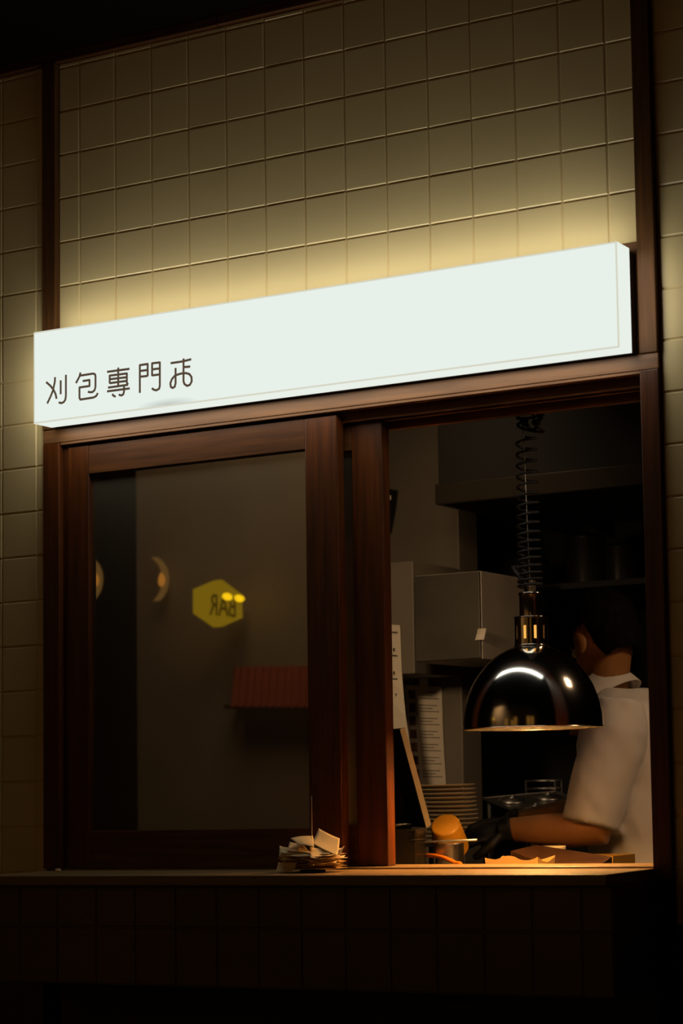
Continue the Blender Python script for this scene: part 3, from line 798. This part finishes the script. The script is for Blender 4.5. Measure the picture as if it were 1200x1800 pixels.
def head_matrix():
    o_ = hd_pt(0, 0, 0); X = hd_pt(1, 0, 0) - o_; Y = hd_pt(0, 1, 0) - o_; Z = hd_pt(0, 0, 1) - o_
    return Matrix((X, Y, Z)).transposed()
HM = head_matrix()
def hball(bm, x, y, z, r): ball(bm, hd_pt(x, y, z), r, M=HM)
bm = new_bm()
hball(bm, -.005, 0, .015, (.094, .075, .092)); hball(bm, .03, 0, -.035, (.062, .060, .075)); hball(bm, .058, 0, -.085, (.034, .034, .026))
hball(bm, .02, 0, -.07, (.058, .052, .040)); hball(bm, .094, 0, -.028, (.017, .013, .014)); hball(bm, .086, 0, -.008, (.012, .009, .024))
hball(bm, .088, 0, -.061, (.012, .020, .006)); hball(bm, .087, 0, -.070, (.011, .017, .006)); hball(bm, .078, 0, .018, (.014, .045, .010))
for s in (-1, 1):
    hball(bm, -.002, s * .076, -.012, (.020, .010, .033)); hball(bm, .004, s * .077, -.034, (.011, .008, .014))
nk = hd_pt(-.016, 0, -.05)
tube(bm, [nk + Vector((0, 0, .02)), nk.lerp(NB, .5), NB, NB - Vector((0, 0, .06))], [(.053, .053), (.053, .055), (.060, .064), (.09, .09)], 20)
# torso, legs
def oval(bm, secs, n=28):
    rings = []
    for (cx, cy, z, rx, ry) in secs:
        rings.append([bm.verts.new((cx + rx * math.cos(2 * PI * k / n), cy + ry * math.sin(2 * PI * k / n), z)) for k in range(n)])
    for a, b2 in zip(rings, rings[1:]):
        for k in range(n): bm.faces.new((a[k], a[(k + 1) % n], b2[(k + 1) % n], b2[k]))
    bm.faces.new(list(reversed(rings[0]))); bm.faces.new(rings[-1])
oval(bm, [(.93, 1.05, .86, .10, .155), (.90, 1.05, 1.0, .10, .15), (.875, 1.05, 1.15, .105, .155), (.86, 1.05, 1.30, .115, .175), (.86, 1.05, 1.38, .105, .180), (.845, 1.055, 1.425, .075, .13), (.815, 1.055, 1.45, .05, .07)])
for s, y in ((-1, .96), (1, 1.14)):
    tube(bm, [(.95, y, .92), (.955, y, .70), (.945, y, .50), (.96, y, .30), (.965, y, .085)], [.088, .078, .056, .054, .040], 16)
    tube(bm, [(.985, y, .05), (.93, y, .05), (.82, y, .035), (.76, y, .028)], [(.036, .036), (.040, .046), (.043, .03), (.03, .02)], 16)
def arm(bm, S, E, W):
    tube(bm, [S + Vector((.0, .0, .01)), S.lerp(E, .35), S.lerp(E, .8), E, E.lerp(W, .3), E.lerp(W, .75), W, W + (W - E).normalized() * .012], [.056, .053, .043, .043, .043, .034, .0270, .024], 18)
arm(bm, S_L, E_L, W_L); arm(bm, S_R, E_R, W_R)
body = obj_me('body', fuse(bm, .0055, 5), SKIN, None, True); fit(body, pr)

# eyes
for s in (-1, 1):
    bm = new_bm(); hball(bm, .076, s * .031, .0, (.012, .012, .010)); wobj('eye', bm, mat('eye_white_%d' % (s + 2), (.6, .55, .5), .2), pr, True)
# hair: swept black crop reaching the nape
bm = new_bm()
hball(bm, -.012, 0, .026, (.104, .086, .098)); hball(bm, -.045, 0, -.018, (.068, .072, .078)); hball(bm, .05, 0, .062, (.055, .066, .046))
me = fuse(bm, .005, 3, disp=lambda c: .004 * noise.noise(c * 45) + .0025 * noise.noise(c * 120))
bm = bmesh.new(); bm.from_mesh(me)
HI = HM.inverted()
kill = []
for v in bm.verts:
    l = HI @ (v.co - HC)
    ear = abs(l.y) > .05 and -.035 < l.x < .03 and l.z < .020
    if (l.x > .052 and l.z < .035) or (l.x > -.035 and l.z < -.010) or l.z < -.080 or ear: kill.append(v)
bmesh.ops.delete(bm, geom=kill, context='VERTS')
for _ in range(6): bmesh.ops.smooth_vert(bm, verts=[v for v in bm.verts if v.is_boundary], factor=.6, use_axis_x=True, use_axis_y=True, use_axis_z=True)
hair = wobj('hair', bm, HAIR, pr, True); md = hair.modifiers.new('t', 'SOLIDIFY'); md.thickness = .012; md.offset = -1

# shirt
def wr(c):
    return .0055 * noise.noise(Vector((c.x * 9, c.y * 9, c.z * 5))) + .0045 * noise.noise(Vector((c.x * 24 + c.z * 14, c.y * 20, c.z * 10)))
bm = new_bm()
oval(bm, [(.94, 1.05, .90, .165, .20), (.92, 1.05, 1.0, .165, .20), (.895, 1.05, 1.12, .165, .185), (.875, 1.05, 1.25, .168, .185), (.868, 1.05, 1.36, .158, .19), (.862, 1.05, 1.41, .135, .195), (.852, 1.055, 1.460, .105, .165), (.832, 1.055, 1.492, .064, .090)])
def sleeve(bm, S, E, t1):
    d = (E - S); c_ = S + d * t1
    tube(bm, [S + Vector((.0, .0, .030)) - d * .05, S + d * .12, S + d * .4, S + d * (t1 - .12), c_], [(.060, .058), (.076, .080), (.074, .080), (.070, .078), (.069, .080)], 28)
sleeve(bm, S_L + Vector((-.005, .01, 0)), E_L + Vector((-.018, .0, .0)), (.97))
sleeve(bm, S_R, E_R, .75)
me = fuse(bm, .007, 6, disp=wr)
shirt = obj_me('shirt', me, SHIRT, None, True); fit(shirt, pr)
# collar
bm = new_bm(); nl = 36; rings = []
nx = (hd_pt(-.03, 0, -.05) - NB).normalized()
for j, (rr, hh) in enumerate(((.086, -.006), (.079, .018), (.073, .040), (.077, .042), (.094, .010), (.100, -.006))):
    ring = []
    for k in range(nl):
        a = 2 * PI * k / nl
        p = Vector((.748, 1.055, 1.462)) + Vector((rr * math.cos(a) * (1 if math.cos(a) > 0 else .72) - hh * .7, rr * 1.0 * math.sin(a), hh * .9 + (.060 if math.cos(a) > 0 else .045) * math.cos(a)))
        ring.append(bm.verts.new(p))
    rings.append(ring)
for a, b2 in zip(rings, rings[1:]):
    for k in range(nl): bm.faces.new((a[k], a[(k + 1) % nl], b2[(k + 1) % nl], b2[k]))
col = wobj('collar', bm, SHIRT, pr, True); md = col.modifiers.new('t', 'SOLIDIFY'); md.thickness = .002
# gloves: palm, four bent fingers and a thumb
def glove(W, fore, palm_n, spread, curl, mirror):
    f = fore.normalized(); n_ = (palm_n - f * palm_n.dot(f)).normalized(); s = f.cross(n_) * mirror
    bm = new_bm()
    tube(bm, [W - f * .010, W + f * .004, W + f * .022], [(.037, .037), (.036, .034), (.035, .026)], 16)
    M = Matrix((s, f, n_)).transposed()
    ball(bm, W + f * .052, (.042, .050, .017), M=M)
    for k, (off, L) in enumerate(((-.030, .070), (-.010, .080), (.010, .075), (.029, .060))):
        b0 = W + f * .080 + s * off
        d1 = (f + n_ * curl * .5 + s * off * spread).normalized(); d2 = (f * .7 + n_ * curl * 1.2).normalized(); d3 = (f * .25 + n_ * curl * 1.5).normalized()
        tube(bm, [b0 - f * .02, b0, b0 + d1 * L * .45, b0 + d1 * L * .45 + d2 * L * .32, b0 + d1 * L * .45 + d2 * L * .32 + d3 * L * .25], [.0105, .0105, .0098, .0092, .0078], 12)
    b0 = W + f * .018 - s * .032
    tube(bm, [b0 + s * .012, b0 + f * .022 - s * .016 + n_ * .008, b0 + f * .050 - s * .020 + n_ * .022, b0 + f * .070 - s * .012 + n_ * .034], [.014, .0125, .0115, .0090], 12)
    return fuse(bm, .0032, 3)
g1 = obj_me('glove', glove(W_L, W_L - E_L + Vector((-.02, -.05, -.05)), Vector((.2, .5, -.8)), 4, .55, -1), GLOVE, None, True); fit(g1, pr)
g2 = obj_me('glove', glove(W_R, Vector((-.85, -.45, -.10)), Vector((.1, -.3, -.9)), 4, .6, 1), GLOVE, None, True); fit(g2, pr)
# trousers and shoes, below the ledge line
bm = new_bm(); oval(bm, [(.95, 1.05, .80, .12, .175), (.95, 1.05, .90, .125, .18), (.95, 1.05, .99, .118, .17)])
for y in (.96, 1.14): tube(bm, [(.95, y, .86), (.955, y, .70), (.945, y, .50), (.96, y, .30), (.965, y, .10)], [.098, .092, .076, .072, .066], 18)
tr_ = obj_me('trousers', fuse(bm, .009, 4), TROUSER, None, True); fit(tr_, pr)
for y in (.96, 1.14):
    bm = new_bm(); tube(bm, [(1.01, y, .052), (.93, y, .056), (.82, y, .042), (.745, y, .034), (.725, y, .03)], [(.040, .050), (.046, .056), (.049, .041), (.038, .030), (.02, .02)], 18)
    s_ = obj_me('shoe', fuse(bm, .006, 3), SHOE, None, True); fit(s_, pr)
# black bowl the cook is working over
bp2 = at(868, 1502, .60)
bm = new_bm(); lathe(bm, [(.001, 0), (.03, 0), (.052, .03), (.060, .075), (.0615, .078), (.058, .075), (.05, .032), (.028, .004), (.001, .004)], c=(bp2.x - .01, .56, TOP + .0), n=44)
o = wobj('mixing_bowl', bm, BLACK_RUB, None, True); tag(o, 'black bowl under the cook\'s gloved hands', 'bowl')

# ------------------------------------------------------------------ paper slips on a spike, on the ledge
SPX = at(549, 1530, -.10); spx, spy = SPX.x, -.10
sp = thing('bill_spike', 'thin steel bill spike standing up through the pile of paper slips', 'spike', (spx, spy, 1.1046))
bm = new_bm(); lathe(bm, [(.026, 0), (.026, .003), (.022, .005), (.003, .006)], n=32, close_bottom=True, close_top=True); obj('base', bm, BLACK, sp, True)
ztip = at(549, 1398, spy).z - 1.1046
bm = new_bm(); tube(bm, [(0, 0, .004), (0, 0, ztip - .008), (0, 0, ztip)], [.0008, .0008, .0003], 8); obj('rod', bm, WIRE, sp, True)
def slip(z, w, l, rot, k1, k2, k3, tx, ty, ox, oy, label, seed):
    rnd = random.Random(seed); bm = new_bm(); n, mm = 14, 10; V = []
    ph = rnd.random() * 6
    for i in range(n + 1):
        row = []
        for j in range(mm + 1):
            u, v = i / n - .5, j / mm - .5
            x, y = u * w + ox, v * l + oy
            s_ = math.hypot(x / .05, y / .05)
            zz = k1 * x * x * 18 + k2 * y * y * 18 + k3 * x * y * 22 + tx * x + ty * y + .0012 * math.sin(x * 95 + ph) * min(1, s_) + .0010 * math.sin(y * 120 + ph * 2) * min(1, s_)
            row.append(bm.verts.new((x, y, zz)))
        V.append(row)
    for i in range(n):
        for j in range(mm): bm.faces.new((V[i][j], V[i + 1][j], V[i + 1][j + 1], V[i][j + 1]))
    o = obj('paper_slip', bm, PAPER if seed == 0 else None, None, True)
    if seed: o.data.materials.append(PAPER)
    o.location = (spx, spy, 1.1046 + z); o.rotation_euler = (0, 0, rot)
    md = o.modifiers.new('t', 'SOLIDIFY'); md.thickness = .0004
    tag(o, label, 'paper slip', 'paper slips on the bill spike')
    return o
mid_l = 'creased cream paper slip in the middle of the spiked pile'
slip(.0085, .075, .110, 1.52, -.03, -.02, .0, .0, .0, 0, -.004, 'lowest cream paper slip of the spiked pile', 0)
for k in range(9):
    rnd = random.Random(k + 40)
    slip(.0125 + k * .0030, .062 + rnd.uniform(-.006, .008), .116 + rnd.uniform(-.010, .014), PI / 2 + rnd.uniform(-.35, .35), rnd.uniform(-.12, .18), rnd.uniform(-.05, .07), rnd.uniform(-.2, .2), rnd.uniform(-.05, .05), rnd.uniform(-.05, .05), rnd.uniform(-.006, .006), rnd.uniform(-.008, .008), mid_l, k + 1)
def patch(cor, bulge, label):
    """a bent slip from its four corners"""
    c = [at(x, y, Y) for x, y, Y in cor]; n = 10; bm = new_bm(); V = []
    nn = (c[1] - c[0]).cross(c[3] - c[0]).normalized()
    for i in range(n + 1):
        row = []
        for j in range(n + 1):
            u, v = i / n, j / n
            p = c[0].lerp(c[1], u).lerp(c[3].lerp(c[2], u), v)
            row.append(bm.verts.new(p + nn * bulge * (4 * u * (1 - u) * .6 + 4 * v * (1 - v) * .4)))
        V.append(row)
    for i in range(n):
        for j in range(n): bm.faces.new((V[i][j], V[i + 1][j], V[i + 1][j + 1], V[i][j + 1]))
    o = wobj('paper_slip', bm, PAPER, None, True); md = o.modifiers.new('t', 'SOLIDIFY'); md.thickness = .0004
    return tag(o, label, 'paper slip', 'paper slips on the bill spike')
patch([(546, 1481, -.102), (560, 1456, -.070), (597, 1474, -.062), (592, 1504, -.120)], .006, 'large cream paper slip standing up on top, right of the spike')
patch([(510, 1474, -.115), (550, 1470, -.085), (552, 1490, -.125), (524, 1486, -.130)], -.004, 'cream paper slip with a pointed corner left of the spike, on top')
patch([(503, 1494, -.125), (509, 1480, -.100), (532, 1484, -.105), (548, 1500, -.135)], .003, 'cream paper slip sticking up second from the left end of the pile')
patch([(490, 1506, -.135), (491, 1487, -.110), (508, 1490, -.110), (546, 1504, -.140)], .003, 'cream paper slip curling up at the left end of the spiked pile')
patch([(545, 1489, -.115), (580, 1490, -.095), (601, 1506, -.110), (545, 1508, -.150)], .004, 'cream paper slip sloping down in front of the large standing slip')
patch([(489, 1516, -.130), (522, 1515, -.130), (516, 1533, -.146), (484, 1532, -.140)], .003, 'cream paper slip drooping onto the ledge at the left of the pile')
patch([(585, 1503, -.100), (592, 1499, -.095), (605, 1487, -.090), (597, 1502, -.108)], .001, 'narrow cream slip corner sticking out at the right of the pile')
# crumb on the far end of the ledge
cr = at(103, 1531, -.06)
bm = new_bm(); bmesh.ops.create_icosphere(bm, subdivisions=2, radius=.005)
for v in bm.verts: v.co = Vector((v.co.x * 1.4, v.co.y, v.co.z * .8)) * (1 + .5 * noise.noise(v.co * 300))
o = obj('paper_crumb', bm, PAPER, None, False, (cr.x, -.06, 1.108)); tag(o, 'tiny crumpled scrap on the far left end of the wooden ledge', 'scrap')

# ------------------------------------------------------------------ across the street, seen mirrored in the glass
def mir(x, y, Y):
    p = at(x, y, Y + .026); return Vector((p.x, -p.y + .026, p.z))
fx = mir(232, 1200, 6.25).x
bm = new_bm(); box(bm, fx, 6.0, -6.55, -6.3, 0, 4.6)
o = wobj('wall_opposite', bm, FACADE); struct(o, 'rendered bar facade across the street', 'wall')
# hexagonal bar sign projecting from the facade
hv = [(353.8, 1034.8), (390.4, 1019), (425, 1045), (426.5, 1086), (390, 1102), (353.8, 1077)]
hc = mir(390, 1061, 6.0)
hexs = thing('hexagon_bar_sign', 'yellow hexagonal bar sign reflected in the dark window', 'sign', hc)
def atx(x, y, X):
    d = FW + RT * ((x - PPX) / FOC) - UP * ((y - PPY) / FOC)
    p = CAM + d * ((X - CAM.x) / d.x); return Vector((p.x, -p.y + .026, p.z))
bm = new_bm(); poly_prism(bm, [atx(x, y, hc.x) for x, y in hv], (-.06, 0, 0)); bmesh.ops.recalc_face_normals(bm, faces=bm.faces)
wobj('face', bm, emission('yellow_sign_light', (1.0, 0.60, 0.018), 0.95), hexs)
cu = bpy.data.curves.new('bar_text', 'FONT'); cu.body = 'BAR'; cu.size = .19; cu.align_x = 'CENTER'; cu.align_y = 'CENTER'; cu.extrude = .002
to = bpy.data.objects.new('tmp', cu); COL.objects.link(to)
dg = bpy.context.evaluated_depsgraph_get(); dg.update(); tm = bpy.data.meshes.new_from_object(to.evaluated_get(dg)); bpy.data.objects.remove(to)
tcn = atx(391, 1067, hc.x)
for v in tm.vertices: v.co = Vector((hc.x + .004 + v.co.z, tcn.y + v.co.x * .76, tcn.z + v.co.y * .95))
to = obj_me('lettering', tm, mat('olive_letter', (.03, .02, .002), .6, emit=(.16, .085, .002), estr=1), None); fit(to, hexs)
bm = new_bm()
for x, y in ((398, 1049), (419, 1052)):
    ball(bm, atx(x, y, hc.x) + Vector((.006, 0, 0)), (.008, .050, .022))
wobj('lamp_tube', bm, emission('yellow_tube', (1.0, 0.60, 0.006), 6.0), hexs, True)
# crescent wall lamps
for k, (cx, cy, lab) in enumerate(((258, 1020, 'round wall lamp with a glowing crescent reflected left of the hexagon sign'), (143, 1020, 'round wall lamp with a glowing crescent reflected at the left edge of the glass'))):
    c = mir(cx, cy, 6.2)
    t = thing('crescent_lamp', lab, 'wall lamp', c, 'crescent wall lamps on the bar facade')
    bm = new_bm()
    R1 = .155
    out = [(R1 * math.cos(a), R1 * math.sin(a)) for a in [(-1.0 + 2.1 * k2 / 16) for k2 in range(17)]]
    inn = [(-.040 + R1 * 1.02 * math.cos(a) * .98, R1 * math.sin(a)) for a in [(-1.0 + 2.1 * k2 / 16) for k2 in range(17)]]
    poly_prism(bm, [Vector((x, 0, z)) for x, z in out] + [Vector((x, 0, z)) for x, z in reversed(inn)], (0, -.02, 0)); bmesh.ops.recalc_face_normals(bm, faces=bm.faces)
    obj('glow_strip', bm, emission('dim_amber_%d' % k, (1.0, .50, .12), 0.5), t)
    bm = new_bm(); tube(bm, [(.118 * math.cos(a) + .006, .012, .118 * math.sin(a)) for a in [(-.42 + .75 * k2 / 8) for k2 in range(9)]], [.004, .014, .020, .022, .022, .020, .016, .010, .004], 8)
    obj('lamp_tube', bm, emission('amber_%d' % k, (1.0, .38, .05), 1.6), t, True)
# red awning
aw = thing('red_awning', 'dim red striped awning reflected low at the right of the glass', 'awning', mir(480, 1200, 5.9))
bm = new_bm(); a0, a1 = mir(410, 1172, 6.24), mir(580, 1170, 6.24); b0, b1 = mir(408, 1238, 6.12), mir(580, 1240, 6.12); n = 26
ts = [bm.verts.new(a0.lerp(a1, k / n) + Vector((0, .02 * (k % 2), 0))) for k in range(n + 1)]; bs = [bm.verts.new(b0.lerp(b1, k / n) + Vector((0, .05 * (k % 2), -.02 * (k % 2)))) for k in range(n + 1)]
for k in range(n): bm.faces.new((ts[k], ts[k + 1], bs[k + 1], bs[k]))
o = wobj('cloth', bm, AWNING, aw); md = o.modifiers.new('t', 'SOLIDIFY'); md.thickness = .006
for k in (0, 1): bx('bracket', EAVE, ((a0, a1)[k].x - .01, (a0, a1)[k].x + .01, -6.299, -6.16, b0.z - .02, b0.z), aw)
# lit windows of the bar, mirrored in the chrome dome
AMBER = emission('amber_window_light', (1.0, 0.46, 0.08), 0.18)
for k, (x, z0, z1, w) in enumerate(((-0.9, 0.9, 2.3, .30), (0.3, 0.7, 2.0, .22), (0.9, 1.0, 2.5, .26), (3.4, 1.1, 2.7, .32), (4.2, 1.1, 2.7, .30))):
    o = bx('window_%d' % (k + 2), AMBER, (x - w, x + w, -6.2995, -6.28, z0, z1), bev=0)
    struct(o, 'narrow amber lit window of the bar across the street', 'window')
    bx('window_frame', EAVE, (x - .012, x + .012, -6.2795, -6.265, z0, z1), o, bev=0)
